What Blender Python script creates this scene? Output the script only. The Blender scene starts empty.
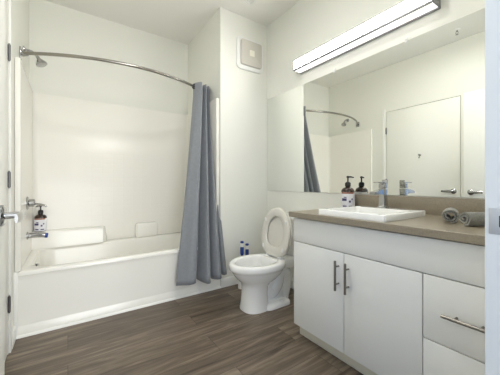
import bpy, bmesh, math, random
from mathutils import Vector, Matrix
random.seed(4)
S = bpy.context.scene
COL = S.collection
PI = math.pi

# ------------------------------------------------------------------ camera, world, exposure
CAM_H = 1.015
cam_d = bpy.data.cameras.new('camera')
cam_d.sensor_width = 36.0
cam_d.lens = 266.0 / 500.0 * 36.0
cam_d.shift_y = -3.7 / 500.0
cam_d.clip_start = 0.02
cam = bpy.data.objects.new('camera', cam_d)
cam.location = (0, 0, CAM_H)
cam.rotation_euler = (PI / 2, 0, -math.radians(34.4))
COL.objects.link(cam)
S.camera = cam

W = bpy.data.worlds.new('hall_daylight')
S.world = W
W.use_nodes = True
WORLD_COLOR = (0.36, 0.58, 1.0, 1)
WORLD_STRENGTH = 0.65
W.node_tree.nodes['Background'].inputs[0].default_value = WORLD_COLOR
W.node_tree.nodes['Background'].inputs[1].default_value = WORLD_STRENGTH
LAMP_STRENGTH = 25.0
LAMP_UNDER = 1.1
FILL_DOME = 4.0
S.view_settings.view_transform = 'Standard'
S.view_settings.look = 'None'
S.view_settings.gamma = 1.0
S.view_settings.use_curve_mapping = False
S.view_settings.exposure = 0.76

S.cycles.max_bounces = 14
S.cycles.diffuse_bounces = 10
S.cycles.glossy_bounces = 6
S.cycles.transmission_bounces = 8

# unseen hall fill light, added to brighten the room through the open doorway
hw = bpy.data.lights.new('hall_fill_light', 'AREA')
hw.shape = 'RECTANGLE'; hw.size = 1.3; hw.size_y = 2.2
hw.energy = 33.0
hw.color = (1.0, 0.975, 0.92)
hwo = bpy.data.objects.new('hall_fill_light', hw)
hwo.location = (0.45, -1.5, 1.15)
hwo.rotation_euler = (PI / 2, 0, 0)
hwo.rotation_euler = Vector((0, 1, 0)).to_track_quat('-Z', 'Y').to_euler()
COL.objects.link(hwo)
# added ceiling fill lamp, out of view (its glass is built with the ceiling fittings)
cl_ = bpy.data.lights.new('ceiling_fill_lamp', 'AREA')
cl_.shape = 'DISK'; cl_.size = 0.34
cl_.energy = 7.0
cl_.color = (1.0, 0.985, 0.95)
clo = bpy.data.objects.new('ceiling_fill_lamp', cl_)
clo.location = (0.62, 1.10, 2.665)
COL.objects.link(clo)

# ------------------------------------------------------------------ room dimensions (metres, camera over the origin)
XL, XM = -0.293, 1.806          # left wall, mirror wall
YN, YT, YB = 0.185, 2.307, 3.16  # near wall, tub front / fan wall, back wall
XW = 1.23                        # end wall of the tub alcove
H = 2.743
JL, JR = -0.205, 0.748           # entry door opening

# ------------------------------------------------------------------ materials
def lin(c):
    c = c / 255.0
    return c / 12.92 if c <= 0.04045 else ((c + 0.055) / 1.055) ** 2.4
def rgb(r, g, b): return (lin(r), lin(g), lin(b), 1.0)

def mat(name, col, rough=0.5, metal=0.0, bump=0.0, bscale=60.0, vary=0.0, vscale=8.0, spec=0.5,
        trans=0.0, ior=1.45, sheen=0.0, coat=0.0, emit=None, estr=0.0):
    m = bpy.data.materials.new(name)
    m.use_nodes = True
    nt = m.node_tree
    b = nt.nodes['Principled BSDF']
    b.inputs['Base Color'].default_value = col
    b.inputs['Roughness'].default_value = rough
    b.inputs['Metallic'].default_value = metal
    b.inputs['Specular IOR Level'].default_value = spec
    b.inputs['Transmission Weight'].default_value = trans
    b.inputs['IOR'].default_value = ior
    b.inputs['Sheen Weight'].default_value = sheen
    b.inputs['Coat Weight'].default_value = coat
    if emit:
        b.inputs['Emission Color'].default_value = emit
        b.inputs['Emission Strength'].default_value = estr
    tc = nt.nodes.new('ShaderNodeTexCoord')
    if vary > 0:
        n = nt.nodes.new('ShaderNodeTexNoise')
        n.inputs['Scale'].default_value = vscale
        n.inputs['Detail'].default_value = 6
        nt.links.new(tc.outputs['Object'], n.inputs['Vector'])
        r = nt.nodes.new('ShaderNodeValToRGB')
        r.color_ramp.elements[0].position = 0.3
        r.color_ramp.elements[1].position = 0.7
        r.color_ramp.elements[0].color = tuple(c * (1 - vary) for c in col[:3]) + (1,)
        r.color_ramp.elements[1].color = tuple(min(1, c * (1 + vary)) for c in col[:3]) + (1,)
        nt.links.new(n.outputs['Fac'], r.inputs['Fac'])
        nt.links.new(r.outputs['Color'], b.inputs['Base Color'])
    if bump > 0:
        n2 = nt.nodes.new('ShaderNodeTexNoise')
        n2.inputs['Scale'].default_value = bscale
        n2.inputs['Detail'].default_value = 4
        nt.links.new(tc.outputs['Object'], n2.inputs['Vector'])
        bp = nt.nodes.new('ShaderNodeBump')
        bp.inputs['Strength'].default_value = bump
        bp.inputs['Distance'].default_value = 0.002
        nt.links.new(n2.outputs['Fac'], bp.inputs['Height'])
        nt.links.new(bp.outputs['Normal'], b.inputs['Normal'])
    return m

M = {}
M['wall'] = mat('wall_paint', rgb(232, 232, 225), 0.55, bump=0.08, bscale=180, spec=0.3)
M['ceiling'] = mat('ceiling_paint', rgb(234, 233, 228), 0.7, bump=0.1, bscale=140, spec=0.2)
M['trim'] = mat('trim_paint', rgb(236, 236, 232), 0.35, bump=0.03, bscale=60)
M['door'] = mat('door_paint', rgb(236, 236, 230), 0.4, bump=0.03, bscale=90)
M['acrylic'] = mat('tub_acrylic', rgb(240, 239, 233), 0.16, bump=0.02, bscale=12, coat=0.2)
M['porcelain'] = mat('porcelain', rgb(242, 242, 240), 0.08, bump=0.01, bscale=10, coat=0.3)
M['seat'] = mat('toilet_seat_plastic', rgb(224, 221, 212), 0.25, bump=0.01, bscale=20)
M['cabinet'] = mat('white_laminate', rgb(236, 236, 233), 0.42, bump=0.02, bscale=120)
M['toe'] = mat('toe_kick_board', rgb(222, 218, 202), 0.5, bump=0.04, bscale=80)
M['counter'] = mat('taupe_quartz', rgb(148, 138, 121), 0.3, vary=0.12, vscale=160)
M['chrome'] = mat('chrome', rgb(180, 180, 180), 0.1, metal=1.0, bump=0.01, bscale=40)
M['nickel'] = mat('brushed_nickel', rgb(142, 138, 131), 0.32, metal=1.0, bump=0.04, bscale=200)
M['rod'] = mat('satin_chrome_rod', rgb(158, 154, 146), 0.22, metal=1.0, bump=0.02, bscale=80)
M['strike'] = mat('strike_plate_steel', rgb(196, 198, 202), 0.45, metal=0.8, bump=0.03, bscale=150)
M['hinge'] = mat('satin_hinge_steel', rgb(118, 118, 120), 0.35, metal=1.0, bump=0.03, bscale=150)
M['alu'] = mat('aluminium_trim', rgb(150, 150, 152), 0.4, metal=0.5, bump=0.03, bscale=100)
M['mirror'] = mat('mirror_silver', (0.87, 0.885, 0.85, 1), 0.0, metal=1.0)
M['towel'] = mat('grey_terry', rgb(132, 132, 126), 0.95, bump=1.0, bscale=320, vary=0.18, vscale=120, sheen=0.4)
M['towel_shade'] = mat('dark_grey_terry', rgb(86, 86, 82), 0.95, bump=1.0, bscale=320, vary=0.15, vscale=120)
M['curtain'] = mat('grey_blue_curtain_fabric', rgb(130, 134, 140), 0.7, bump=0.15, bscale=220, vary=0.06, vscale=40, sheen=0.3)
M['dark'] = mat('black_plastic', rgb(24, 22, 22), 0.35, bump=0.02, bscale=60)
M['amber'] = mat('amber_plastic', rgb(50, 30, 17), 0.16, vary=0.1, vscale=20, coat=0.4)
M['label'] = mat('white_paper_label', rgb(232, 232, 238), 0.5, bump=0.02, bscale=80)
M['violet'] = mat('violet_ink', rgb(72, 62, 110), 0.5, vary=0.1, vscale=60)
M['rust'] = mat('rust_ink', rgb(150, 88, 60), 0.5, vary=0.1, vscale=60)
M['blue'] = mat('blue_plastic', rgb(38, 66, 140), 0.35, vary=0.08, vscale=20)
M['whiteplastic'] = mat('white_plastic', rgb(238, 238, 236), 0.35, bump=0.02, bscale=50)
M['fan_cover'] = mat('beige_fan_cover', rgb(204, 200, 191), 0.55, bump=0.25, bscale=220)
M['fan_lens'] = mat('cream_lens', rgb(240, 236, 222), 0.4, bump=0.02, bscale=50)
M['clear'] = mat('clear_acrylic', (0.95, 0.97, 0.97, 1), 0.05, trans=0.9, ior=1.3)
M['water'] = mat('water', (0.92, 0.96, 0.97, 1), 0.02, trans=0.9, ior=1.33)
M['lamp'] = mat('lamp_diffuser', (0.9, 0.9, 0.9, 1), 0.5, emit=(1.0, 0.975, 0.93, 1), estr=LAMP_STRENGTH)

M['lamp_under'] = mat('lamp_under_lens', (0.9, 0.9, 0.9, 1), 0.5, emit=(1.0, 0.975, 0.93, 1), estr=LAMP_UNDER)
M['fill_dome'] = mat('ceiling_fill_glass', (0.9, 0.9, 0.9, 1), 0.5, emit=(1.0, 0.975, 0.93, 1), estr=FILL_DOME)  # glow of the added ceiling fill fixture

def floor_material():
    m = bpy.data.materials.new('vinyl_planks'); m.use_nodes = True
    nt = m.node_tree; N = nt.nodes; L = nt.links
    b = N['Principled BSDF']
    tc = N.new('ShaderNodeTexCoord')
    br = N.new('ShaderNodeTexBrick')
    br.offset = 0.37; br.squash = 1.0
    br.inputs['Scale'].default_value = 1.0
    br.inputs['Brick Width'].default_value = 1.22
    br.inputs['Row Height'].default_value = 0.18
    br.inputs['Mortar Size'].default_value = 0.0012
    br.inputs['Mortar Smooth'].default_value = 0.2
    br.inputs['Color1'].default_value = (0.0, 0.0, 0.0, 1)
    br.inputs['Color2'].default_value = (1, 1, 1, 1)
    br.inputs['Mortar'].default_value = (0.5, 0.5, 0.5, 1)
    L.new(tc.outputs['Object'], br.inputs['Vector'])
    # grain stretched along the plank; each plank shifted by its own tone value
    mp = N.new('ShaderNodeMapping')
    mp.inputs['Scale'].default_value = (1.4, 16.0, 1.0)
    L.new(tc.outputs['Object'], mp.inputs['Vector'])
    ad = N.new('ShaderNodeVectorMath'); ad.operation = 'MULTIPLY_ADD'
    ad.inputs[1].default_value = (9.0, 9.0, 9.0)
    L.new(br.outputs['Color'], ad.inputs[0]); L.new(mp.outputs['Vector'], ad.inputs[2])
    n1 = N.new('ShaderNodeTexNoise'); n1.inputs['Scale'].default_value = 1.6
    n1.inputs['Detail'].default_value = 8; n1.inputs['Roughness'].default_value = 0.62
    n1.inputs['Distortion'].default_value = 0.7
    L.new(ad.outputs[0], n1.inputs['Vector'])
    mx = N.new('ShaderNodeMath'); mx.operation = 'MULTIPLY_ADD'
    mx.inputs[1].default_value = 0.2
    sp = N.new('ShaderNodeSeparateColor'); L.new(br.outputs['Color'], sp.inputs[0])
    L.new(sp.outputs[0], mx.inputs[0]); L.new(n1.outputs['Fac'], mx.inputs[2])
    r = N.new('ShaderNodeValToRGB')
    e = r.color_ramp.elements
    e[0].position = 0.32; e[0].color = rgb(64, 54, 44)
    e[1].position = 0.92; e[1].color = rgb(158, 145, 126)
    x = e.new(0.58); x.color = rgb(104, 91, 77)
    L.new(mx.outputs[0], r.inputs['Fac'])
    mm = N.new('ShaderNodeMix'); mm.data_type = 'RGBA'
    mm.inputs[7].default_value = rgb(52, 42, 34)
    L.new(br.outputs['Fac'], mm.inputs[0]); L.new(r.outputs['Color'], mm.inputs[6])
    L.new(mm.outputs[2], b.inputs['Base Color'])
    b.inputs['Roughness'].default_value = 0.42
    bp = N.new('ShaderNodeBump'); bp.inputs['Strength'].default_value = 0.2; bp.inputs['Distance'].default_value = 0.002
    L.new(n1.outputs['Fac'], bp.inputs['Height']); L.new(bp.outputs['Normal'], b.inputs['Normal'])
    return m
M['floor'] = floor_material()

def surround_material():
    m = bpy.data.materials.new('moulded_tile_acrylic'); m.use_nodes = True
    nt = m.node_tree; N = nt.nodes; L = nt.links
    b = N['Principled BSDF']
    b.inputs['Base Color'].default_value = rgb(238, 236, 229)
    b.inputs['Roughness'].default_value = 0.26
    b.inputs['Specular IOR Level'].default_value = 0.4
    tc = N.new('ShaderNodeTexCoord')
    sx = N.new('ShaderNodeSeparateXYZ'); L.new(tc.outputs['Object'], sx.inputs[0])
    cb = N.new('ShaderNodeCombineXYZ'); L.new(sx.outputs['X'], cb.inputs['X']); L.new(sx.outputs['Z'], cb.inputs['Y'])
    br = N.new('ShaderNodeTexBrick'); br.offset = 0.0
    br.inputs['Scale'].default_value = 1.0
    br.inputs['Brick Width'].default_value = 0.098
    br.inputs['Row Height'].default_value = 0.049
    br.inputs['Mortar Size'].default_value = 0.003
    br.inputs['Mortar Smooth'].default_value = 0.6
    L.new(cb.outputs[0], br.inputs['Vector'])
    # tile pattern only on the middle of the back panel
    def step(sock, a, bb):
        mr = N.new('ShaderNodeMapRange'); mr.interpolation_type = 'SMOOTHSTEP'
        mr.inputs['From Min'].default_value = a; mr.inputs['From Max'].default_value = bb
        L.new(sock, mr.inputs['Value']); return mr.outputs[0]
    def mul(a, c):
        q = N.new('ShaderNodeMath'); q.operation = 'MULTIPLY'; L.new(a, q.inputs[0]); L.new(c, q.inputs[1]); return q.outputs[0]
    mask = mul(step(sx.outputs['X'], 0.10, 0.14), step(sx.outputs['X'], 1.10, 1.06))
    mask = mul(mask, step(sx.outputs['Z'], 1.36, 1.32))
    bp = N.new('ShaderNodeBump'); bp.inputs['Strength'].default_value = 0.35; bp.inputs['Distance'].default_value = 0.003
    bp.invert = True
    L.new(mul(br.outputs['Fac'], mask), bp.inputs['Height'])
    L.new(bp.outputs['Normal'], b.inputs['Normal'])
    return m
M['surround'] = surround_material()

# ------------------------------------------------------------------ mesh helpers
class MB:
    """collects shapes in world coordinates, then links them as one mesh object"""
    def __init__(self): self.bm = bmesh.new()
    def box(self, x0, x1, y0, y1, z0, z1, bevel=0.0, seg=2):
        b = bmesh.new()
        bmesh.ops.create_cube(b, size=1.0)
        for v in b.verts:
            v.co = Vector(((x0 + x1) / 2 + v.co.x * (x1 - x0), (y0 + y1) / 2 + v.co.y * (y1 - y0), (z0 + z1) / 2 + v.co.z * (z1 - z0)))
        if bevel > 0:
            bmesh.ops.bevel(b, geom=b.edges[:], offset=bevel, segments=seg, profile=0.5, affect='EDGES')
        self.merge(b); return self
    def merge(self, b, mx=None):
        if mx: bmesh.ops.transform(b, matrix=mx, verts=b.verts[:])
        me = bpy.data.meshes.new('tmp'); b.to_mesh(me); b.free()
        self.bm.from_mesh(me); bpy.data.meshes.remove(me)
    def obox(self, c, size, rot, bevel=0.0):
        b = bmesh.new(); bmesh.ops.create_cube(b, size=1.0)
        for v in b.verts: v.co = Vector((v.co.x * size[0], v.co.y * size[1], v.co.z * size[2]))
        if bevel > 0: bmesh.ops.bevel(b, geom=b.edges[:], offset=bevel, segments=2, profile=0.5, affect='EDGES')
        self.merge(b, Matrix.Translation(c) @ rot.to_4x4()); return self
    def loft(self, rings, cap0=True, cap1=True, closed=True):
        bm = self.bm
        vr = [[bm.verts.new(p) for p in r] for r in rings]
        n = len(vr[0])
        for a, b in zip(vr[:-1], vr[1:]):
            for i in range(n if closed else n - 1):
                j = (i + 1) % n
                bm.faces.new((a[i], a[j], b[j], b[i]))
        if cap0: bm.faces.new(list(reversed(vr[0])))
        if cap1: bm.faces.new(vr[-1])
        return self
    def tube(self, pts, r, seg=12, cap=True):
        pts = [Vector(p) for p in pts]
        rs = r if isinstance(r, (list, tuple)) else [r] * len(pts)
        t0 = (pts[1] - pts[0]).normalized()
        up = Vector((0, 0, 1)) if abs(t0.z) < 0.9 else Vector((1, 0, 0))
        nrm = t0.cross(up).normalized()
        rings = []
        for i, p in enumerate(pts):
            t = (pts[min(i + 1, len(pts) - 1)] - pts[max(i - 1, 0)]).normalized()
            nrm = (nrm - t * nrm.dot(t)).normalized()
            bi = t.cross(nrm)
            rings.append([p + (nrm * math.cos(a) + bi * math.sin(a)) * rs[i] for a in [2 * PI * k / seg for k in range(seg)]])
        return self.loft(rings, cap, cap)
    def lathe(self, profile, c, axis=(0, 0, 1), seg=24, cap0=True, cap1=True):
        """profile: (radius, distance along axis)"""
        c = Vector(c); ax = Vector(axis).normalized()
        u = ax.orthogonal().normalized(); v = ax.cross(u)
        rings = [[c + ax * h + (u * math.cos(a) + v * math.sin(a)) * max(r, 1e-4) for a in [2 * PI * k / seg for k in range(seg)]] for r, h in profile]
        return self.loft(rings, cap0, cap1)
    def build(self, name, m, parent=None, smooth=40, origin=None):
        bm = self.bm
        bmesh.ops.recalc_face_normals(bm, faces=bm.faces[:])
        o_loc = Vector(parent.get('_w', (0, 0, 0))) if parent else Vector((0, 0, 0))
        if origin: o_loc = Vector(origin)
        for v in bm.verts: v.co -= o_loc
        me = bpy.data.meshes.new(name); bm.to_mesh(me); bm.free()
        me.materials.append(M[m] if isinstance(m, str) else m)
        me.shade_smooth(); me.set_sharp_from_angle(angle=math.radians(smooth))
        o = bpy.data.objects.new(name, me)
        COL.objects.link(o)
        if parent:
            o.parent = parent; o['_w'] = parent['_w']
        else:
            o.location = o_loc; o['_w'] = tuple(o_loc)
        return o

def thing(name, label, cat, loc, group=None):
    o = bpy.data.objects.new(name, None)
    o.empty_display_size = 0.05
    o.location = loc; o['_w'] = tuple(loc)
    COL.objects.link(o)
    return tag(o, label, cat, group)
def tag(o, label, cat, group=None):
    o['label'] = label; o['category'] = cat
    if group: o['group'] = group
    return o
def struct(mb, name, m, label, cat, parent=None, smooth=40):
    o = mb.build(name, m, parent, smooth)
    o['kind'] = 'structure'
    return tag(o, label, cat)

def rrect(x0, x1, y0, y1, r, z, n=6):
    out = []
    for cx, cy, a0 in ((x1 - r, y1 - r, 0), (x0 + r, y1 - r, PI / 2), (x0 + r, y0 + r, PI), (x1 - r, y0 + r, 1.5 * PI)):
        for k in range(n + 1):
            a = a0 + PI / 2 * k / n
            out.append(Vector((cx + r * math.cos(a), cy + r * math.sin(a), z)))
    return out
def spline(pts, n):
    """Catmull-Rom through pts"""
    P = [Vector(p) for p in pts]; P = [2 * P[0] - P[1]] + P + [2 * P[-1] - P[-2]]
    out = []
    segs = len(P) - 3
    for k in range(n):
        t = k / (n - 1) * segs; i = min(int(t), segs - 1); u = t - i
        a, b, c, d = P[i:i + 4]
        out.append(0.5 * ((2 * b) + (c - a) * u + (2 * a - 5 * b + 4 * c - d) * u * u + (3 * b - a - 3 * c + d) * u ** 3))
    return out

# ------------------------------------------------------------------ the room
T = 0.12
struct(MB().box(XL - T, XM + T, -0.75, YB + T, -0.08, 0), 'floor', 'floor', 'dark brown wood-look vinyl plank floor', 'floor')
struct(MB().box(XL - T, XM + T, YN - T, YB + T, H, H + 0.08), 'ceiling', 'ceiling', 'flat white painted ceiling', 'ceiling')
D0, D1, DH = 1.213, 2.107, 2.072   # closet door opening in the left wall
w = MB()
w.box(XL - T, XL, YN - T, D0 - 0.006, 0, H).box(XL - T, XL, D1 + 0.006, YB, 0, H).box(XL - T, XL, D0 - 0.006, D1 + 0.006, DH + 0.006, H)
w.box(XL - T, XL - T + 0.01, D0 - 0.006, D1 + 0.006, 0, DH + 0.006)
struct(w, 'wall_left', 'wall', 'white painted left wall with a closed flush door', 'wall')
struct(MB().box(XL - T, XW + 0.01, YB, YB + T, 0, H), 'wall_back', 'wall', 'white wall above the tub surround, behind the curtain rod', 'wall')
struct(MB().box(XW, XM, YT, YB + T, 0, H), 'wall_fan', 'wall', 'white wall corner beside the toilet carrying the exhaust fan', 'wall')
struct(MB().box(XM, XM + T, YN - T, YB + T, 0, H), 'wall_right', 'wall', 'white wall behind toilet and vanity, carrying mirror and light', 'wall')
w = MB()
w.box(XL, JL - 0.02, YN - T, YN, 0, H).box(JR + 0.02, XM, YN - T, YN, 0, H).box(JL - 0.02, JR + 0.02, YN - T, YN, 2.09, H)
struct(w, 'wall_near', 'wall', 'white wall with the entry doorway', 'wall')

# entry door frame: right jamb carries the strike plate
j = MB().box(JR, JR + 0.02, YN - T - 0.005, YN + 0.004, 0, 2.07, 0.002)
j.box(JR - 0.012, JR, YN - T, YN - 0.055, 0, 2.07, 0.002)
jamb = struct(j, 'trim_1', 'trim', 'white door jamb at the right edge with a strike plate', 'door frame')
sp = MB().box(JR - 0.002, JR + 0.0, YN - 0.040, YN - 0.003, 0.908, 0.963, 0.0008)
stp = sp.build('strike_plate', 'strike', jamb); stp['label'] = 'brushed metal strike plate'
MB().box(JR - 0.0028, JR - 0.0018, YN - 0.034, YN - 0.020, 0.924, 0.948).build('latch_hole', 'dark', stp)
j = MB().box(JL - 0.02, JL - 0.0, YN - T - 0.005, YN - 0.0, 0, 2.07, 0.002)
j.box(JL - 0.02, JR + 0.02, YN - T - 0.005, YN, 2.07, 2.09, 0.002)
struct(j, 'trim_2', 'trim', 'white left jamb and head of the entry doorway', 'door frame')

def lever_handle(parent, base, out, along, flip=1):
    """base: point on the door face, out: unit normal, along: lever direction"""
    base, out, along = Vector(base), Vector(out), Vector(along)
    h = MB().lathe([(0.0, 0), (0.032, 0.0), (0.032, 0.006), (0.027, 0.010), (0.0, 0.010)], base, out, 28, False, False)
    h.tube([base + out * 0.008, base + out * 0.05], [0.011, 0.0095], 14)
    hd = h.build('rosette', 'chrome', parent)
    l = MB()
    e = base + out * 0.050
    path = [e - along * 0.012, e, e + along * 0.03, e + along * 0.075 + out * 0.004, e + along * 0.115 + out * 0.0]
    up = Vector((0, 0, 1))
    rings = []
    for i, p in enumerate(path):
        hh = [0.011, 0.0165, 0.0165, 0.015, 0.012][i]; tt = [0.004, 0.0075, 0.007, 0.006, 0.004][i]
        rings.append([p + up * hh * math.sin(a) + out * tt * math.cos(a) for a in [2 * PI * k / 14 for k in range(14)]])
    l.loft(rings)
    l.build('lever', 'chrome', parent)
    return hd

# closed flush door in the left wall
d = MB().box(XL - 0.04, XL - 0.0005, D0, D1, 0.008, DH, 0.0015)
door1 = struct(d, 'door_1', 'door', 'closed white flush door in the left wall with three hinges', 'door')
for hz in (0.30, 1.04, 1.795):
    hb = MB()
    hb.tube([(XL + 0.006, D1 + 0.002, hz - 0.045), (XL + 0.006, D1 + 0.002, hz + 0.045)], 0.0075, 12)
    hb.tube([(XL + 0.006, D1 + 0.002, hz - 0.052), (XL + 0.006, D1 + 0.002, hz + 0.052)], 0.0045, 10)
    hb.box(XL - 0.001, XL + 0.002, D1 - 0.006, D1 + 0.016, hz - 0.045, hz + 0.045)
    hb.build('hinge', 'hinge', door1)
lever_handle(door1, (XL - 0.0005, D0 + 0.065, 0.925), (1, 0, 0), (0, 1, 0))
hk = MB().lathe([(0.0, 0), (0.016, 0), (0.016, 0.005), (0.0, 0.007)], (XL - 0.0005, 1.656, 1.40), (1, 0, 0), 20, False, False)
hk.tube([(XL + 0.005, 1.656, 1.40), (XL + 0.03, 1.656, 1.392), (XL + 0.042, 1.656, 1.40), (XL + 0.045, 1.656, 1.415)], 0.005, 10)
hk.tube([(XL + 0.005, 1.656, 1.385), (XL + 0.02, 1.656, 1.362), (XL + 0.034, 1.656, 1.362), (XL + 0.038, 1.656, 1.375)], 0.0045, 10)
hk.build('robe_hook', 'chrome', door1)['label'] = 'small chrome robe hook'
c = MB()
c.box(XL, XL + 0.011, D1 + 0.020, D1 + 0.062, 0, DH + 0.05, 0.002)
struct(c, 'trim_3', 'trim', 'white flat casing beside the closed door, nearest the tub', 'trim')

# open entry door standing beside the left wall
dx0, dx1 = -0.203, -0.166
d = MB().box(dx0, dx1, 0.192, 1.140, 0.010, 2.062, 0.0015)
door2 = struct(d, 'door_2', 'door', 'white entry door standing open along the left wall', 'door')
lever_handle(door2, (dx1, 1.072, 0.920), (1, 0, 0), (0, -1, 0))
MB().lathe([(0.0, 0), (0.032, 0.0), (0.032, 0.006), (0.012, 0.010), (0.012, 0.04), (0.0, 0.042)], (dx0, 1.072, 0.920), (-1, 0, 0), 24, False, False).build('rosette', 'chrome', door2)
MB().box(dx0 + 0.008, dx1 - 0.008, 1.1395, 1.1415, 0.895, 0.955, 0.0006).build('latch_plate', 'nickel', door2)
for hz in (0.28, 1.03, 1.83):
    MB().tube([(dx0 - 0.006, 0.190, hz - 0.045), (dx0 - 0.006, 0.190, hz + 0.045)], 0.0065, 10).build('hinge', 'hinge', door2)

def base_profile(a, b, nrm, h=0.088, t=0.013):
    """baseboard run from a to b, proud of the wall along nrm"""
    a, b, nrm = Vector(a), Vector(b), Vector(nrm)
    prof = [(0, 0), (t, 0), (t, h - 0.012), (t * 0.75, h - 0.004), (t * 0.4, h), (0, h)]
    m = MB()
    m.loft([[p + nrm * u + Vector((0, 0, z)) for u, z in prof] for p in (a, b)])
    return m
struct(base_profile((XL, D1 + 0.063, 0), (XL, YT - 0.004, 0), (1, 0, 0)), 'baseboard_left', 'trim', 'short white baseboard between the door and the tub', 'baseboard')
struct(base_profile((XW + 0.001, YT, 0), (XM, YT, 0), (0, -1, 0)), 'baseboard_fan', 'trim', 'white baseboard behind the toilet below the fan wall', 'baseboard')
struct(base_profile((XM, YT - 0.014, 0), (XM, 1.312, 0), (-1, 0, 0)), 'baseboard_right', 'trim', 'white baseboard on the wall behind the toilet tank', 'baseboard')

# ------------------------------------------------------------------ bathtub
TX0, TX1, TY0, TY1, TZ = XL + 0.021, XW - 0.003, YT + 0.001, YB - 0.003, 0.43
tub = thing('bathtub', 'white alcove bathtub with a straight front apron', 'bathtub', ((TX0 + TX1) / 2, (TY0 + TY1) / 2, 0))
t = MB()
t.loft([
    rrect(TX0, TX1, TY0 + 0.02, TY1, 0.004, 0.20),
    rrect(TX0, TX1, TY0 + 0.008, TY1, 0.004, TZ - 0.03),
    rrect(TX0, TX1, TY0, TY1, 0.004, TZ - 0.026),
    rrect(TX0, TX1, TY0, TY1, 0.004, TZ - 0.010),
    rrect(TX0 + 0.003, TX1 - 0.003, TY0 + 0.004, TY1 - 0.003, 0.004, TZ - 0.002),
    rrect(TX0 + 0.008, TX1 - 0.008, TY0 + 0.010, TY1 - 0.008, 0.004, TZ),
    rrect(TX0 + 0.05, TX1 - 0.06, TY0 + 0.070, TY1 - 0.10, 0.12, TZ),
    rrect(TX0 + 0.056, TX1 - 0.07, TY0 + 0.078, TY1 - 0.108, 0.12, TZ - 0.006),
    rrect(TX0 + 0.062, TX1 - 0.09, TY0 + 0.086, TY1 - 0.116, 0.12, TZ - 0.03),
    rrect(TX0 + 0.085, TX1 - 0.20, TY0 + 0.12, TY1 - 0.15, 0.12, 0.16),
    rrect(TX0 + 0.12, TX1 - 0.25, TY0 + 0.15, TY1 - 0.18, 0.11, 0.09),
    rrect(TX0 + 0.18, TX1 - 0.31, TY0 + 0.21, TY1 - 0.24, 0.09, 0.075),
], False, True)
t.build('rim_and_basin', 'acrylic', tub, 50)
a = MB()
# apron: skirt profile swept along the tub's length (slightly hollow panel, proud foot)
prof = [(0.0, TZ - 0.028), (0.003, TZ - 0.040), (0.005, TZ - 0.06), (0.005, 0.075), (0.004, 0.066), (0.000, 0.062), (0.0, 0.0), (0.06, 0.0), (0.06, TZ - 0.028)]
a.loft([[Vector((x, TY0 + y, z)) for y, z in prof] for x in (TX0, TX1)])
a.build('apron', 'acrylic', tub, 50)
ov = MB().lathe([(0.0, 0), (0.03, 0), (0.03, 0.006), (0.024, 0.012), (0.0, 0.013)], (-0.217, 2.68, 0.372), (0.96, 0, 0.15), 24, False, False)
ov.box(-0.206, -0.192, 2.673, 2.687, 0.366, 0.386, 0.003)
ov.build('overflow_plate', 'chrome', tub)['label'] = 'chrome overflow plate'
MB().lathe([(0.0, 0), (0.035, 0), (0.033, 0.004), (0.0, 0.006)], (0.08, 2.72, 0.074), (0, 0, 1), 24, False, False).build('drain', 'chrome', tub)
cs = MB()
cs.loft([[Vector((x, YT - 0.0 + y, z)) for y, z in ((0.0, 0.0), (-0.014, 0.0), (-0.013, 0.005), (-0.008, 0.012), (-0.002, 0.016), (0.0, 0.016))] for x in (XL + 0.014, XW)])
struct(cs, 'trim_4', 'trim', 'white shoe strip along the foot of the bathtub apron', 'trim')

struct(MB().box(XL, TX0, YT + 0.0, YT + 0.022, 0, TZ + 0.002, 0.001), 'trim_5', 'trim', 'white filler strip between the left wall and the tub apron', 'trim')
# ------------------------------------------------------------------ tub surround
SZ = 1.855
sur = thing('tub_surround', 'glossy white moulded shower surround with faint tile pattern above the tub', 'shower surround', (0, 0, TZ))
sur['_w'] = (0, 0, 0); sur.location = (0, 0, 0)
def u_path(inset, r):
    x0, x1, y1, y0 = XL + inset, XW - inset, YB - inset, YT + 0.03
    pts = [Vector((x0, y0, 0))]
    for k in range(9):
        a_ = PI - PI / 2 * k / 8
        pts.append(Vector((x0 + r + r * math.cos(a_), y1 - r + r * math.sin(a_), 0)))
    for k in range(9):
        a_ = PI / 2 - PI / 2 * k / 8
        pts.append(Vector((x1 - r + r * math.cos(a_), y1 - r + r * math.sin(a_), 0)))
    pts.append(Vector((x1, y0, 0)))
    return pts
inn, mid, out = u_path(0.030, 0.045), u_path(0.026, 0.049), u_path(0.004, 0.071)
up = lambda L_, z: [p + Vector((0, 0, z)) for p in L_]
s = MB()
s.loft([up(out, TZ + 0.001), up(inn, TZ + 0.001), up(inn, SZ - 0.006), up(mid, SZ), up(out, SZ)], False, False, closed=False)
# front returns
s.box(XL + 0.002, XL + 0.032, YT + 0.022, YT + 0.034, TZ + 0.001, SZ, 0.003)
s.box(XW - 0.032, XW - 0.002, YT + 0.022, YT + 0.034, TZ + 0.001, SZ, 0.003)
s.build('wall_panel', 'surround', sur, 50)
yb = YB - 0.030
lg = MB()
def step_prof(x, z1, dep):
    return [Vector((x, yb + 0.004, TZ + 0.001)), Vector((x, yb - dep - 0.012, TZ + 0.001)), Vector((x, yb - dep, z1 - 0.02)), Vector((x, yb - dep + 0.004, z1 - 0.006)),
            Vector((x, yb - dep + 0.014, z1)), Vector((x, yb + 0.004, z1))]
lg.loft([step_prof(XL + 0.030, 0.583, 0.096), step_prof(0.29, 0.583, 0.096), step_prof(0.315, 0.575, 0.060), step_prof(0.335, 0.47, 0.02)])
lg.build('soap_ledge', 'acrylic', sur, 50)
bx = MB().box(0.605, 0.835, yb - 0.085, yb + 0.004, TZ + 0.001, 0.585, 0.022, 4)
bx.build('soap_shelf', 'acrylic', sur, 50)

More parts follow.
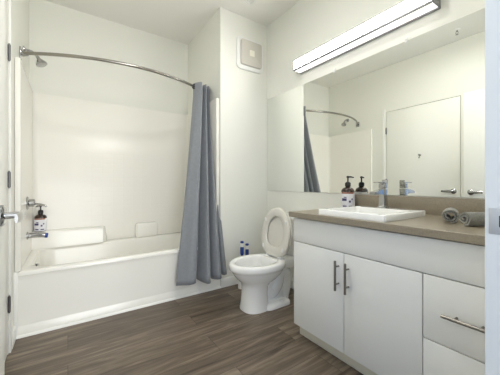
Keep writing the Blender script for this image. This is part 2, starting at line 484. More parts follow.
# ------------------------------------------------------------------ curved shower rod
def rod_y(x):
    return 2.338 + 0.44 * (x - 0.45) ** 2
RZ = 1.98
rod = thing('shower_rod', 'curved chrome shower curtain rod spanning the tub alcove', 'curtain rod', (XL, rod_y(XL), RZ))
pts = [(x, rod_y(x), RZ) for x in [XL + 0.008 + (XW - XL - 0.016) * k / 40 for k in range(41)]]
MB().tube(pts, 0.0125, 14).build('rod', 'rod', rod)
for x, nx in ((XL, 1), (XW, -1)):
    f = MB()
    ry = rod_y(x)
    f.obox((x + nx * 0.005, ry, RZ), (0.009, 0.062, 0.082), Matrix.Rotation(0, 3, 'X'), 0.003)
    f.tube([(x + nx * 0.008, ry, RZ), (x + nx * 0.045, ry - 0.018, RZ)], [0.022, 0.017], 16)
    f.build('flange', 'chrome', rod)

# ------------------------------------------------------------------ shower curtain
cur = thing('shower_curtain', 'grey-blue fabric shower curtain gathered at the right end of the rod', 'shower curtain', (1.03, 2.2, 0.14))
top_xy = [(1.030, 2.485), (1.038, 2.455), (1.060, 2.415), (1.085, 2.395), (1.100, 2.43), (1.112, 2.54), (1.120, 2.555), (1.126, 2.50), (1.140, 2.43), (1.152, 2.44), (1.162, 2.54),
          (1.170, 2.545), (1.176, 2.49), (1.184, 2.45), (1.192, 2.47), (1.198, 2.55), (1.203, 2.57), (1.207, 2.52), (1.209, 2.48)]
bot_xy = [(0.755, 2.215), (0.79, 2.185), (0.85, 2.145), (0.905, 2.150), (0.925, 2.205), (0.935, 2.270), (0.962, 2.285), (0.976, 2.21), (1.006, 2.130), (1.046, 2.150), (1.062, 2.27),
          (1.080, 2.275), (1.092, 2.19), (1.125, 2.135), (1.158, 2.150), (1.172, 2.258), (1.188, 2.255), (1.206, 2.195), (1.245, 2.205)]
NS, NT = 150, 46
tp = spline([(x, y + 0.02, 0) for x, y in top_xy], NS); bt = spline([(x, y, 0) for x, y in bot_xy], NS)
ctop, cbot = RZ + 0.032, 0.150
bm = bmesh.new()
grid = []
for jn in range(NT):
    v = jn / (NT - 1)
    z = ctop + (cbot - ctop) * v
    k = 0.0 if v < 0.06 else (v - 0.06) / 0.94
    k = k * (0.85 + 0.15 * k)
    row = []
    for i in range(NS):
        p = tp[i].lerp(bt[i], k)
        sgn = math.sin(i * 0.37 + 5 * v) * 0.004 * math.sin(PI * v)
        p = Vector((p.x + sgn * 0.5, p.y + sgn + 0.004 * math.sin(9 * v + i * 0.11) * v, z + 0.012 * math.sin(i * 0.06) * v))
        p.x = min(p.x, 1.217) if p.y > YT - 0.008 else p.x
        row.append(bm.verts.new(p))
    grid.append(row)
for a_, b_ in zip(grid[:-1], grid[1:]):
    for i in range(NS - 1):
        bm.faces.new((a_[i], a_[i + 1], b_[i + 1], b_[i]))
mb = MB(); mb.bm.free(); mb.bm = bm
cl = mb.build('curtain_fabric', 'curtain', cur, 180)
so = cl.modifiers.new('thickness', 'SOLIDIFY'); so.thickness = 0.0016; so.offset = 0
g = MB()
gy = rod_y(1.033)
for k in range(1):
    cx, cy = 1.033, 2.435
    n = Vector((-0.80, -0.60, 0)).normalized()
    u = Vector((0.60, -0.80, 0)).normalized(); vz = Vector((0, 0, 1))
    cc = Vector((1.040, rod_y(1.040), RZ)) + n * 0.008
    rings = []
    for a_ in range(28):
        an = 2 * PI * a_ / 28
        dr = u * math.cos(an) + vz * math.sin(an)
        rings.append([cc + dr * (0.021 + 0.006 * math.cos(q)) + n * 0.004 * math.sin(q) for q in [2 * PI * s_ / 8 for s_ in range(8)]])
    rings.append(rings[0])
    g.loft(rings, False, False)
g.build('grommet', 'dark', cur)['label'] = 'dark ring around the rod'

# ------------------------------------------------------------------ shower head, valve, caddy
sh = thing('wall_shower', 'chrome shower head on a bent arm above the curtain rod flange', 'shower head', (XL + 0.03, 2.77, 2.08))
wx = XL + 0.001
MB().lathe([(0.0, 0), (0.030, 0), (0.028, 0.006), (0.014, 0.012), (0.0, 0.012)], (wx, 2.77, 2.085), (1, 0, 0), 24, False, False).build('flange', 'chrome', sh)
MB().tube(spline([(wx + 0.004, 2.77, 2.085), (wx + 0.04, 2.77, 2.085), (wx + 0.07, 2.77, 2.072), (wx + 0.09, 2.77, 2.045)], 14), 0.0105, 12).build('arm', 'chrome', sh)
ax = Vector((0.45, -0.1, -0.9)).normalized()
MB().lathe([(0.0, -0.004), (0.013, 0.0), (0.014, 0.016), (0.018, 0.022), (0.036, 0.050), (0.040, 0.058), (0.040, 0.066), (0.034, 0.070), (0.0, 0.070)], Vector((wx + 0.088, 2.77, 2.050)), ax, 28, False, False).build('spray_head', 'chrome', sh)

va = thing('shower_valve', 'round chrome shower valve with a lever on the left tub wall', 'shower valve', (XL + 0.031, 2.68, 0.86))
px = XL + 0.031
MB().lathe([(0.0, 0), (0.052, 0.0), (0.052, 0.005), (0.044, 0.012), (0.030, 0.016), (0.030, 0.045), (0.024, 0.05), (0.0, 0.05)], (px, 2.68, 0.865), (1, 0, 0), 32, False, False).build('escutcheon', 'chrome', va)
MB().tube(spline([(px + 0.040, 2.68, 0.855), (px + 0.07, 2.675, 0.853), (px + 0.105, 2.665, 0.845), (px + 0.125, 2.66, 0.832)], 12), [0.012, 0.0115, 0.011, 0.0105, 0.010, 0.0095, 0.009, 0.009, 0.0085, 0.008, 0.0075, 0.006], 12).build('lever', 'chrome', va)
ts = thing('tub_spout', 'chrome tub spout on the left tub wall below the shower valve', 'tub spout', (px, 2.68, 0.61))
k = MB().lathe([(0.0, 0), (0.030, 0.0), (0.030, 0.008), (0.022, 0.012), (0.0, 0.012)], (px, 2.68, 0.612), (1, 0, 0), 28, False, False)
k.tube(spline([(px + 0.006, 2.68, 0.612), (px + 0.05, 2.68, 0.612), (px + 0.09, 2.68, 0.610), (px + 0.112, 2.68, 0.606)], 12), 0.021, 18)
k.build('spout', 'chrome', ts)
MB().lathe([(0.0, 0), (0.0195, 0.0), (0.0195, 0.016), (0.016, 0.020), (0.0, 0.020)], (px + 0.1105, 2.68, 0.604), (1, 0, -0.15), 24, False, False).build('spout_tip', 'blue', ts)['label'] = 'blue tip of the spout'

def pump_bottle(name, label, loc, rz, r, hb, cat='soap bottle', nozzle=(-1, 0), marks=True):
    x, y, z = loc
    b = thing(name, label, cat, loc)
    prof = [(0.0, 0.0), (r * 0.93, 0.0), (r, 0.006), (r, hb * 0.80), (r * 0.97, hb * 0.87), (r * 0.80, hb * 0.95), (r * 0.50, hb * 1.0), (r * 0.36, hb * 1.02), (r * 0.36, hb * 1.07), (0.0, hb * 1.07)]
    MB().lathe(prof, loc, (0, 0, 1), 32, False, False).build('bottle_body', 'amber', b)
    lb = MB(); seg = 40
    rows = [[Vector((x + (r + 0.0008) * math.cos(a_), y + (r + 0.0008) * math.sin(a_), z + h_)) for a_ in [2 * PI * q / seg for q in range(seg)]] for h_ in (hb * 0.04, hb * 0.78)]
    lb.loft(rows, False, False)
    lab = lb.build('paper_label', 'label', b); lab['label'] = 'white wrapped label with violet print'
    def patch(a0, a1, h0, h1, m, nm):
        q = MB(); rr = r + 0.0016
        A = [a0 + (a1 - a0) * i / 6 for i in range(7)]
        q.loft([[Vector((x + rr * math.cos(a_), y + rr * math.sin(a_), z + hh)) for a_ in A] for hh in (h0 * hb, h1 * hb)], False, False, closed=False)
        return q.build(nm, m, lab)
    if marks:
        d = math.radians
        patch(rz + d(60), rz + d(-58), 0.715, 0.775, 'rust', 'label_stripe')
        patch(rz - d(5), rz - d(30), 0.53, 0.57, 'violet', 'label_print')
        patch(rz - d(5), rz - d(50), 0.38, 0.50, 'violet', 'label_print')
        patch(rz - d(5), rz - d(40), 0.10, 0.17, 'violet', 'label_print')
        patch(rz + d(30), rz + d(14), 0.31, 0.40, 'violet', 'label_print')
        patch(rz + d(48), rz + d(36), 0.42, 0.50, 'violet', 'label_print')
        patch(rz + d(44), rz + d(12), 0.10, 0.16, 'violet', 'label_print')
    p = MB()
    z0 = z + hb * 1.05
    p.lathe([(0.0, 0.0), (r * 0.44, 0.0), (r * 0.44, 0.024), (r * 0.36, 0.030), (r * 0.16, 0.034), (r * 0.12, 0.036), (r * 0.12, 0.062), (r * 0.22, 0.064), (r * 0.22, 0.076), (0.0, 0.080)], (x, y, z0), (0, 0, 1), 20, False, False)
    nx, ny = nozzle
    p.tube([(x, y, z0 + 0.071), (x + nx * 0.02, y + ny * 0.02, z0 + 0.071), (x + nx * 0.042, y + ny * 0.042, z0 + 0.066)], [0.006, 0.006, 0.004], 10)
    p.build('pump', 'dark', b)
    return b
pump_bottle('soap_bottle', 'brown pump bottle with white label standing on the tub ledge', (-0.205, 3.083, 0.5834), math.radians(-100), 0.0455, 0.152, 'soap bottle', (-0.8, -0.6), marks=True)

# ------------------------------------------------------------------ toilet
TYc = 1.785
toi = thing('toilet', 'white two-piece toilet with its seat and lid raised', 'toilet', (1.40, TYc, 0))
def egg(xf, xb, hw, z, n=40, xc=None, p=2.0):
    xc = xf + (xb - xf) * 0.54 if xc is None else xc
    o = []
    for k in range(n):
        a_ = 2 * PI * k / n
        c_, s_ = math.cos(a_), math.sin(a_)
        cx = math.copysign(abs(c_) ** (2 / p), c_); sy = math.copysign(abs(s_) ** (2 / p), s_)
        o.append(Vector((xc + (xb - xc if c_ > 0 else xc - xf) * cx, TYc + hw * sy, z)))
    return o
RT = 0.382
b = MB()
b.loft([
    egg(1.150, 1.38, 0.112, 0.0, p=2.6), egg(1.150, 1.38, 0.112, 0.012, p=2.6), egg(1.158, 1.37, 0.106, 0.05, p=2.5), egg(1.163, 1.365, 0.103, 0.12, p=2.4),
    egg(1.163, 1.37, 0.104, 0.185, p=2.3), egg(1.156, 1.40, 0.111, 0.212, p=2.2), egg(1.128, 1.46, 0.136, 0.240, p=2.1), egg(1.094, 1.51, 0.162, 0.275), egg(1.072, 1.535, 0.178, 0.308),
    egg(1.064, 1.54, 0.184, 0.322), egg(1.050, 1.548, 0.194, 0.330), egg(1.047, 1.55, 0.197, 0.345), egg(1.047, 1.55, 0.197, RT - 0.016), egg(1.051, 1.548, 0.193, RT - 0.004), egg(1.062, 1.54, 0.182, RT),
    egg(1.095, 1.475, 0.146, RT), egg(1.104, 1.468, 0.138, RT - 0.010), egg(1.102, 1.47, 0.140, RT - 0.04), egg(1.125, 1.45, 0.122, 0.28), egg(1.18, 1.38, 0.085, 0.22), egg(1.21, 1.36, 0.06, 0.19)], True, True)
# deck that carries the tank
b.loft([rrect(1.40, 1.785, TYc - 0.10, TYc + 0.10, 0.03, 0.30), rrect(1.40, 1.79, TYc - 0.115, TYc + 0.115, 0.03, 0.335), rrect(1.41, 1.79, TYc - 0.125, TYc + 0.125, 0.03, 0.375), rrect(1.415, 1.788, TYc - 0.12, TYc + 0.12, 0.03, RT - 0.002)])
# foot flange and trapway
b.loft([rrect(1.30, 1.575, TYc - 0.128, TYc + 0.128, 0.055, 0.0), rrect(1.30, 1.575, TYc - 0.128, TYc + 0.128, 0.055, 0.022), rrect(1.31, 1.565, TYc - 0.118, TYc + 0.118, 0.05, 0.034), rrect(1.33, 1.55, TYc - 0.09, TYc + 0.09, 0.05, 0.042)])
tr = spline([(1.30, TYc, 0.24), (1.36, TYc, 0.14), (1.42, TYc, 0.10), (1.475, TYc, 0.155), (1.50, TYc, 0.235), (1.545, TYc, 0.265), (1.58, TYc, 0.20), (1.575, TYc, 0.10), (1.56, TYc, 0.02)], 40)
b.tube(tr, [0.062 + 0.014 * math.sin(k_ / 39 * PI) for k_ in range(40)], 18)
b.box(1.36, 1.55, TYc - 0.055, TYc + 0.055, 0.02, 0.31, 0.02)
b.build('bowl', 'porcelain', toi, 60)
MB().loft([egg(1.163, 1.40, 0.097, 0.2385), egg(1.163, 1.40, 0.097, 0.2400)]).build('water', 'water', toi)
for sy in (-1, 1):
    MB().lathe([(0.015, 0.0), (0.015, 0.008), (0.010, 0.016), (0.0, 0.018)], (1.47, TYc + sy * 0.108, 0.034), (0, 0, 1), 16, True, False).build('bolt_cap', 'porcelain', toi)
tk = MB()
tk.loft([rrect(1.625, 1.785, TYc - 0.165, TYc + 0.165, 0.035, RT), rrect(1.612, 1.785, TYc - 0.172, TYc + 0.172, 0.035, 0.46), rrect(1.602, 1.785, TYc - 0.178, TYc + 0.178, 0.035, 0.700)])
tk.build('tank', 'porcelain', toi, 60)
tl = MB()
tl.loft([rrect(1.596, 1.790, TYc - 0.186, TYc + 0.186, 0.036, 0.7005), rrect(1.590, 1.792, TYc - 0.192, TYc + 0.192, 0.036, 0.706), rrect(1.590, 1.792, TYc - 0.192, TYc + 0.192, 0.036, 0.726), rrect(1.598, 1.788, TYc - 0.184, TYc + 0.184, 0.036, 0.735)])
tl.build('tank_lid', 'porcelain', toi, 60)
fl = MB().lathe([(0.0, 0), (0.014, 0), (0.013, 0.012), (0.0, 0.014)], (1.604, TYc + 0.125, 0.655), (-1, 0, 0), 16, False, False)
fl.tube([(1.594, TYc + 0.125, 0.655), (1.588, TYc + 0.10, 0.652), (1.590, TYc + 0.055, 0.645)], [0.006, 0.006, 0.005], 10)
fl.build('flush_lever', 'chrome', toi)
# raised seat ring and lid: egg outline, front end up
def seat_outline(scale_w, u0, u1, n=48, xcut=0.0):
    """in (u up, v across)"""
    uc = u0 + (u1 - u0) * 0.46
    o = []
    for k in range(n):
        a_ = 2 * PI * k / n
        c_, s_ = math.cos(a_), math.sin(a_)
        if c_ < 0:   # hinge end is squarer
            cx = -abs(c_) ** (2 / 2.8); sy = math.copysign(abs(s_) ** (2 / 2.8), s_)
        else: cx, sy = c_, s_
        o.append((uc + ((u1 - uc) if c_ > 0 else (uc - u0)) * cx, scale_w * sy))
    return o
def lean(u, v, w_, x0, ang):
    return Vector((x0 + u * math.sin(ang) - w_ * math.cos(ang), TYc + v, 0.392 + u * math.cos(ang) + w_ * math.sin(ang)))
ang = math.radians(8.0)
SX = 1.466
sm = MB()
o_ = seat_outline(0.184, 0.0, 0.415); i_ = seat_outline(0.110, 0.082, 0.338)
def ring(ol, grow, w_, x0=SX):
    cu = sum(u for u, v in ol) / len(ol)
    return [lean(cu + (u - cu) * (1 + grow), v * (1 + grow), w_, x0, ang) for u, v in ol]
sm.loft([ring(o_, -0.03, 0.0), ring(o_, 0.0, 0.004), ring(o_, 0.0, 0.012), ring(o_, -0.04, 0.018), ring(i_, 0.06, 0.018), ring(i_, 0.0, 0.012), ring(i_, 0.0, 0.003), ring(i_, 0.06, 0.0), ring(o_, -0.03, 0.0)], False, False)
se = sm.build('seat', 'seat', toi, 60); se['label'] = 'raised oval seat ring'
for u_, v_ in ((0.30, 0.135), (0.30, -0.135), (0.07, 0.13), (0.07, -0.13)):
    bp = MB()
    c_ = lean(u_, v_, 0.020, SX, ang)
    bp.obox(c_, (0.008, 0.02, 0.034), Matrix.Rotation(-0.3 if v_ > 0 else 0.3, 3, 'X'), 0.003)
    bp.build('bumper', 'whiteplastic', se)
lm = MB()
o2 = seat_outline(0.184, 0.0, 0.417)
lm.loft([ring(o2, -0.03, 0.0, SX + 0.022), ring(o2, 0.0, 0.004, SX + 0.022), ring(o2, 0.0, 0.010, SX + 0.022), ring(o2, -0.05, 0.014, SX + 0.022)], True, True)
lm.build('seat_lid', 'seat', toi, 60)['label'] = 'raised lid leaning on the tank'
for sy in (-1, 1):
    hm = MB().box(1.455, 1.505, TYc + sy * 0.075 - 0.016, TYc + sy * 0.075 + 0.016, RT - 0.002, RT + 0.022, 0.006)
    hm.tube([(1.475, TYc + sy * 0.075 - 0.026, RT + 0.018), (1.475, TYc + sy * 0.075 + 0.026, RT + 0.018)], 0.011, 12)
    hm.build('hinge', 'whiteplastic', toi)

# blue-handled brush and plunger behind the toilet
def toilet_tool(name, label, cat, x, y, top, r):
    o = thing(name, label, cat, (x, y, 0), 'cleaning tools behind the toilet')
    MB().lathe([(0.0, 0), (r, 0.0), (r, 0.006), (r * 0.86, 0.13), (r * 0.80, 0.14), (r * 0.30, 0.145), (0.0, 0.145)], (x, y, 0), (0, 0, 1), 24, False, False).build('holder', 'whiteplastic', o)
    MB().tube([(x, y, 0.14), (x, y, top - 0.12)], 0.008, 12).build('stem', 'whiteplastic', o)
    MB().tube([(x, y, top - 0.14), (x, y, top - 0.12), (x, y, top - 0.07), (x, y, top - 0.055)], [0.012, 0.018, 0.018, 0.014], 14).build('grip', 'blue', o)
    MB().tube([(x, y, top - 0.056), (x, y, top - 0.018)], 0.015, 14).build('grip_band', 'whiteplastic', o)
    MB().lathe([(0.0, 0), (0.016, 0.0), (0.019, 0.008), (0.014, 0.018), (0.0, 0.020)], (x, y, top - 0.019), (0, 0, 1), 16, False, False).build('grip_end', 'blue', o)
toilet_tool('toilet_brush', 'taller blue and white toilet brush standing behind the toilet bowl', 'toilet brush', 1.405, 2.19, 0.455, 0.040)
toilet_tool('toilet_plunger', 'shorter blue and white handled tool right of the toilet brush', 'plunger', 1.488, 2.225, 0.415, 0.040)

# ------------------------------------------------------------------ vanity cabinet
VF, VY0, VY1, VT = 1.245, 0.200, 1.300, 0.795
van = thing('vanity_cabinet', 'white slab-front bathroom vanity cabinet with bar pulls', 'cabinet', (1.5, 0.75, 0))
c = MB()
xb, xf = 1.788, VF + 0.040
c.box(xf, xb, VY1 - 0.018, VY1, 0.09, VT).box(xf, xb, VY0, VY0 + 0.018, 0.09, VT).box(xf, xb, VY0 + 0.018, VY1 - 0.018, 0.09, 0.108)
c.box(xb - 0.012, xb, VY0 + 0.018, VY1 - 0.018, 0.108, VT)
c.box(xf, xf + 0.018, VY0 + 0.018, VY1 - 0.018, 0.60, 0.70)
c.box(xf, xf + 0.018, 0.505, 0.535, 0.108, 0.62)
c.build('carcass', 'cabinet', van)
MB().box(1.298, 1.60, VY0, VY1 - 0.002, 0.0, 0.089, 0.001).build('toe_kick', 'toe', van)
G = 0.0025
DS = 0.519; DM = 0.910; ZS = 0.636
MB().box(VF, VF + 0.018, VY0 + G, VY1, ZS + G, VT - 0.007, 0.0012).build('top_panel', 'cabinet', van)
def bar_pull(parent, p0, p1, posts):
    """bar stands 32 mm off the front"""
    m = MB(); off = 0.032
    p0, p1 = Vector(p0), Vector(p1)
    m.tube([p0 + Vector((-off, 0, 0)), p1 + Vector((-off, 0, 0))], 0.0068, 14)
    for q in posts:
        q = Vector(q)
        m.tube([q, q + Vector((-off, 0, 0))], 0.0045, 10)
    return m.build('bar_handle', 'nickel', parent)
for y0, y1, hy in ((DM + G, VY1, 0.944), (DS + G, DM - G, 0.880)):
    dr = MB().box(VF, VF + 0.018, y0, y1, 0.086, ZS - G, 0.0012).build('door', 'cabinet', van)
    bar_pull(dr, (VF, hy, 0.427), (VF, hy, 0.590), [(VF, hy, 0.461), (VF, hy, 0.557)])
ZD = 0.364
for z0, z1, hz in ((ZD + G, ZS - G, 0.494), (0.086, ZD - G, 0.225)):
    dw = MB().box(VF, VF + 0.018, VY0 + G, DS - G, z0, z1, 0.0012).build('drawer', 'cabinet', van)
    cy = 0.358
    bar_pull(dw, (VF, cy - 0.082, hz), (VF, cy + 0.082, hz), [(VF, cy - 0.040, hz), (VF, cy + 0.040, hz)])

# ------------------------------------------------------------------ countertop with backsplash
CX0, CX1, CY0, CY1, CZ0, CZ1 = 1.220, 1.803, 0.190, 1.322, 0.796, 0.830
SXA, SXB, SYA, SYB = 1.252, 1.694, 0.685, 1.104   # sink outline
ct = thing('countertop', 'taupe stone vanity countertop with a matching backsplash', 'countertop', (1.5, 0.76, CZ0))
k = MB()
ix0, ix1, iy0, iy1 = SXA + 0.03, SXB - 0.07, SYA + 0.03, SYB - 0.03
ring_o = lambda z, e=0: [Vector((CX0 + e, CY0, z)), Vector((CX1, CY0, z)), Vector((CX1, CY1 - e, z)), Vector((CX0 + e, CY1 - e, z))]
ring_i = lambda z: [Vector((ix0, iy0, z)), Vector((ix1, iy0, z)), Vector((ix1, iy1, z)), Vector((ix0, iy1, z))]
k.loft([ring_i(CZ1), ring_o(CZ1, 0.002), ring_o(CZ1 - 0.002), ring_o(CZ0), ring_i(CZ0), ring_i(CZ1)], False, False)
k.build('slab', 'counter', ct)
MB().box(1.785, 1.804, CY0, 1.300, CZ1 + 0.0002, 0.934, 0.0015).build('backsplash', 'counter', ct)

# ------------------------------------------------------------------ drop-in sink and faucet
sk = thing('sink', 'white rectangular drop-in sink standing proud of the countertop', 'sink', (1.47, 0.90, CZ1))
ZR = 0.863
k = MB()
k.loft([rrect(SXA + 0.02, SXB - 0.02, SYA + 0.02, SYB - 0.02, 0.02, CZ1 + 0.0005), rrect(SXA, SXB, SYA, SYB, 0.018, CZ1 + 0.0005), rrect(SXA, SXB, SYA, SYB, 0.018, ZR - 0.004), rrect(SXA + 0.004, SXB - 0.004, SYA + 0.004, SYB - 0.004, 0.016, ZR),
        rrect(SXA + 0.030, SXB - 0.095, SYA + 0.032, SYB - 0.032, 0.03, ZR), rrect(SXA + 0.034, SXB - 0.099, SYA + 0.036, SYB - 0.036, 0.03, ZR - 0.006),
        rrect(SXA + 0.045, SXB - 0.11, SYA + 0.05, SYB - 0.05, 0.04, 0.765), rrect(SXA + 0.08, SXB - 0.14, SYA + 0.09, SYB - 0.09, 0.04, 0.745)], False, True)
k.build('basin', 'porcelain', sk, 50)
MB().lathe([(0.0, 0), (0.022, 0), (0.020, 0.003), (0.0, 0.004)], (1.44, 0.90, 0.745), (0, 0, 1), 20, False, False).build('drain', 'chrome', sk)
fa = thing('faucet', 'square chrome single-lever faucet on the back rim of the sink', 'faucet', (1.668, 0.925, ZR))
fx, fy = 1.668, 0.925
k = MB()
def sq(x0, x1, hy, z, r=0.004): return rrect(x0, x1, fy - hy, fy + hy, r, z, 3)
k.loft([sq(fx - 0.026, fx + 0.026, 0.026, ZR), sq(fx - 0.026, fx + 0.026, 0.026, ZR + 0.006), sq(fx - 0.022, fx + 0.022, 0.021, ZR + 0.010), sq(fx - 0.021, fx + 0.021, 0.018, ZR + 0.08), sq(fx - 0.024, fx + 0.022, 0.019, ZR + 0.118)])
k.build('body', 'chrome', fa)
k = MB()
k.loft([[Vector((x, fy + y, z)) for y, z in ((-0.017, z0), (0.017, z0), (0.017, z1), (-0.017, z1))] for x, z0, z1 in ((fx - 0.02, ZR + 0.082, ZR + 0.116), (fx - 0.06, ZR + 0.088, ZR + 0.113), (fx - 0.125, ZR + 0.085, ZR + 0.101))])
k.build('spout', 'chrome', fa)
k = MB().box(fx - 0.021, fx + 0.021, fy - 0.019, fy + 0.019, ZR + 0.121, ZR + 0.155, 0.003)
k.box(fx - 0.085, fx + 0.022, fy - 0.017, fy + 0.017, ZR + 0.157, ZR + 0.164, 0.002)
k.box(fx + 0.017, fx + 0.024, fy - 0.017, fy + 0.017, ZR + 0.140, ZR + 0.178, 0.002)
k.build('lever', 'chrome', fa)

# soap pump and rolled towels
pump_bottle('soap_bottle', 'large brown pump bottle with white label on the counter behind the sink', (1.714, 1.218, CZ1 + 0.0004), math.radians(-150), 0.047, 0.157, 'soap bottle', (0.55, -0.83))

def towel_roll(name, label, p0, dr, length, r, turns, core):
    p0 = Vector(p0); dr = Vector(dr).normalized()
    side = Vector((0, 0, 1)).cross(dr).normalized(); upv = Vector((0, 0, 1))
    n = 26 * turns
    cen = p0 + upv * r
    prof_o, prof_i = [], []
    th = r * (1 - core) / turns * 1.3
    for i in range(n + 1):
        a_ = -PI / 2 + 2 * PI * turns * i / n
        ro = r * core + r * (1 - core) * i / n
        ro = min(ro, r)
        wob = 1 + 0.04 * math.sin(3 * a_ + 1.3)
        prof_o.append((ro * math.cos(a_) * 1.06, ro * math.sin(a_) * wob * 0.96))
        ri = ro - th * 0.50
        prof_i.append((ri * math.cos(a_) * 1.06, ri * math.sin(a_) * wob * 0.96))
    loop = prof_o + prof_i[::-1]
    rings = []
    for q in range(9):
        t_ = q / 8
        bulge = 1 - 0.05 * (2 * t_ - 1) ** 4 + 0.02 * math.sin(5 * t_ + turns)
        e = -0.006 if q in (0, 8) else 0
        rings.append([cen + dr * (length * t_) + side * u * (bulge + e) + upv * v * (bulge + e) for u, v in loop])
    m = MB(); m.loft(rings, False, False)
    bm = m.bm
    bm.verts.ensure_lookup_table()
    L_ = len(loop); hn = len(prof_o)
    for base in (0, 8 * L_):
        for i in range(hn - 1):
            bm.faces.new((bm.verts[base + i], bm.verts[base + i + 1], bm.verts[base + L_ - 2 - i], bm.verts[base + L_ - 1 - i]))
    lo = min(v.co.z for v in bm.verts)
    for v in bm.verts: v.co.z += p0.z + 0.0005 - lo
    o = m.build(name, 'towel', None, 60, origin=p0)
    return tag(o, label, 'towel', 'rolled grey towels on the counter')
towel_roll('rolled_towel', 'rolled grey towel nearer the sink, its open end facing left', (1.466, 0.496, CZ1), (0.80, 0.26, 0), 0.155, 0.036, 2, 0.46)
towel_roll('rolled_towel', 'rolled grey towel with a spiral end beside the door jamb', (1.425, 0.430, CZ1), (0.82, -0.50, 0), 0.17, 0.035, 2, 0.30)

# ------------------------------------------------------------------ mirror
MY0, MY1, MZ0, MZ1 = 0.20, 2.292, 0.940, 1.936
mi = thing('wall_mirror', 'large frameless wall mirror above the vanity and toilet', 'mirror', (XM, 1.2, MZ0))
MB().box(XM - 0.006, XM - 0.001, MY0, MY1, MZ0, MZ1).build('mirror_glass', 'mirror', mi)
for y in (1.405, 0.845):
    k = MB().box(XM - 0.011, XM - 0.0065, y - 0.009, y + 0.009, MZ1 - 0.012, MZ1 + 0.010, 0.002)
    k.box(XM - 0.011, XM - 0.001, y - 0.009, y + 0.009, MZ1 + 0.001, MZ1 + 0.022, 0.002)
    k.build('mirror_clip', 'whiteplastic', mi)

# ------------------------------------------------------------------ vanity light
LY0, LY1, LX, LZ0, LZ1 = 0.655, 1.790, 1.703, 2.048, 2.138
li = thing('vanity_light', 'long linear LED vanity light bar above the mirror', 'light', (XM, (LY0 + LY1) / 2, LZ0))
k = MB().box(1.786, XM - 0.001, LY0, LY1, LZ0 - 0.006, LZ1 + 0.004, 0.002)
k.build('housing', 'alu', li)
k = MB().box(LX + 0.002, LX + 0.012, LY0 + 0.009, LY1 - 0.009, LZ0 + 0.005, LZ1 - 0.005, 0.002)
k.build('diffuser', 'lamp', li)['label'] = 'glowing white front diffuser'
k = MB().box(LX + 0.007, 1.785, LY0 + 0.009, LY1 - 0.009, LZ0 + 0.001, LZ0 + 0.0045)
k.build('under_lens', 'lamp_under', li)['label'] = 'glowing white lens on the underside'
MB().box(LX + 0.007, 1.786, LY0 + 0.009, LY1 - 0.009, LZ1 - 0.004, LZ1 - 0.001).build('top_plate', 'whiteplastic', li)
for y0, y1 in ((LY0, LY0 + 0.009), (LY1 - 0.009, LY1)):
    MB().box(LX, 1.786, y0, y1, LZ0, LZ1, 0.003).build('end_cap', 'alu', li)
for x0, x1, z0, z1 in ((LX - 0.004, LX + 0.010, LZ0 - 0.003, LZ0 + 0.011), (LX - 0.004, LX + 0.006, LZ1 - 0.006, LZ1)):
    MB().box(x0, x1, LY0 + 0.009, LY1 - 0.009, z0, z1, 0.001).build('edge_rail', 'alu', li)

# ------------------------------------------------------------------ exhaust fan on the wall
fn = thing('exhaust_fan', 'square white exhaust fan with a beige raised cover on the wall', 'exhaust fan', (1.575, YT, 2.36))
def rr_xz(x0, x1, z0, z1, r, y, n=6):
    return [Vector((p.x, y, p.y)) for p in rrect(x0, x1, z0, z1, r, 0, n)]
k = MB()
k.loft([rr_xz(1.408, 1.738, 2.195, 2.525, 0.05, YT - 0.001), rr_xz(1.408, 1.738, 2.195, 2.525, 0.05, YT - 0.014), rr_xz(1.418, 1.728, 2.205, 2.515, 0.045, YT - 0.022)])
k.build('frame', 'whiteplastic', fn)
k = MB()
k.loft([rr_xz(1.447, 1.705, 2.234, 2.490, 0.02, YT - 0.022), rr_xz(1.447, 1.705, 2.234, 2.490, 0.02, YT - 0.040), rr_xz(1.452, 1.700, 2.239, 2.485, 0.02, YT - 0.045)])
k.build('cover', 'fan_cover', fn)['label'] = 'raised beige square cover'
k = MB()
k.loft([rr_xz(1.545, 1.605, 2.335, 2.395, 0.006, YT - 0.045), rr_xz(1.545, 1.605, 2.335, 2.395, 0.006, YT - 0.049)])
k.build('lens', 'fan_lens', fn)

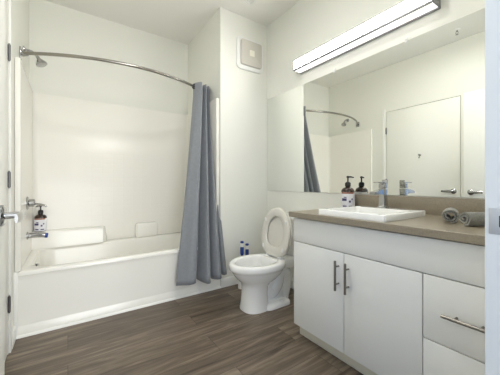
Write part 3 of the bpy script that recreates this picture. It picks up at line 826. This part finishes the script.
# ------------------------------------------------------------------ ceiling fittings
cf = thing('ceiling_fill_fixture', 'round white ceiling light added out of view as fill', 'light', (0.62, 1.10, H))  # added fixture, unseen by the camera, evens out the room's brightness
MB().lathe([(0.0, 0), (0.19, 0.0), (0.19, 0.03), (0.175, 0.035), (0.0, 0.035)], (0.62, 1.10, H - 0.0005), (0, 0, -1), 40, False, False).build('base', 'whiteplastic', cf)
MB().lathe([(0.172, 0.034), (0.165, 0.05), (0.13, 0.066), (0.07, 0.073), (0.0, 0.075)], (0.62, 1.10, H - 0.0005), (0, 0, -1), 40, False, False).build('glass', 'fill_dome', cf)
rg = thing('ceiling_register', 'small white ceiling register near the exhaust fan corner', 'vent', (1.40, 2.0, H))
k = MB()
rx0, rx1, ry0, ry1, rz0 = 1.355, 1.455, 1.72, 2.115, H - 0.009
k.box(rx0, rx0 + 0.014, ry0, ry1, rz0, H - 0.0005, 0.002).box(rx1 - 0.014, rx1, ry0, ry1, rz0, H - 0.0005, 0.002)
k.box(rx0 + 0.014, rx1 - 0.014, ry0, ry0 + 0.014, rz0, H - 0.0005, 0.002).box(rx0 + 0.014, rx1 - 0.014, ry1 - 0.014, ry1, rz0, H - 0.0005, 0.002)
k.build('frame', 'whiteplastic', rg)
for i in range(3):
    x = rx0 + 0.028 + i * 0.022
    MB().obox((x, (ry0 + ry1) / 2, H - 0.0055), (0.012, ry1 - ry0 - 0.03, 0.0015), Matrix.Rotation(0.5, 3, 'Y')).build('slat', 'whiteplastic', rg)
spk = thing('fire_sprinkler', 'small chrome pendent sprinkler hanging from the ceiling, seen in mirror', 'sprinkler', (0.0, 1.15, H))
MB().lathe([(0.0, 0), (0.036, 0), (0.034, 0.006), (0.014, 0.010), (0.0, 0.010)], (0.0, 1.15, H - 0.0005), (0, 0, -1), 24, False, False).build('escutcheon', 'whiteplastic', spk)
k = MB().lathe([(0.009, 0.008), (0.009, 0.022), (0.006, 0.024)], (0, 1.15, H), (0, 0, -1), 12)
for s_ in (-1, 1): k.tube([(0, 1.15 + s_ * 0.008, H - 0.02), (0, 1.15 + s_ * 0.013, H - 0.035), (0, 1.15 + s_ * 0.003, H - 0.052)], 0.0025, 8)
k.build('sprinkler_frame', 'chrome', spk)
MB().lathe([(0.0, 0), (0.015, 0), (0.015, 0.002), (0.0, 0.002)], (0, 1.15, H - 0.052), (0, 0, -1), 20, False, False).build('deflector', 'chrome', spk)

for o in list(bpy.data.objects):
    if '_w' in o: del o['_w']
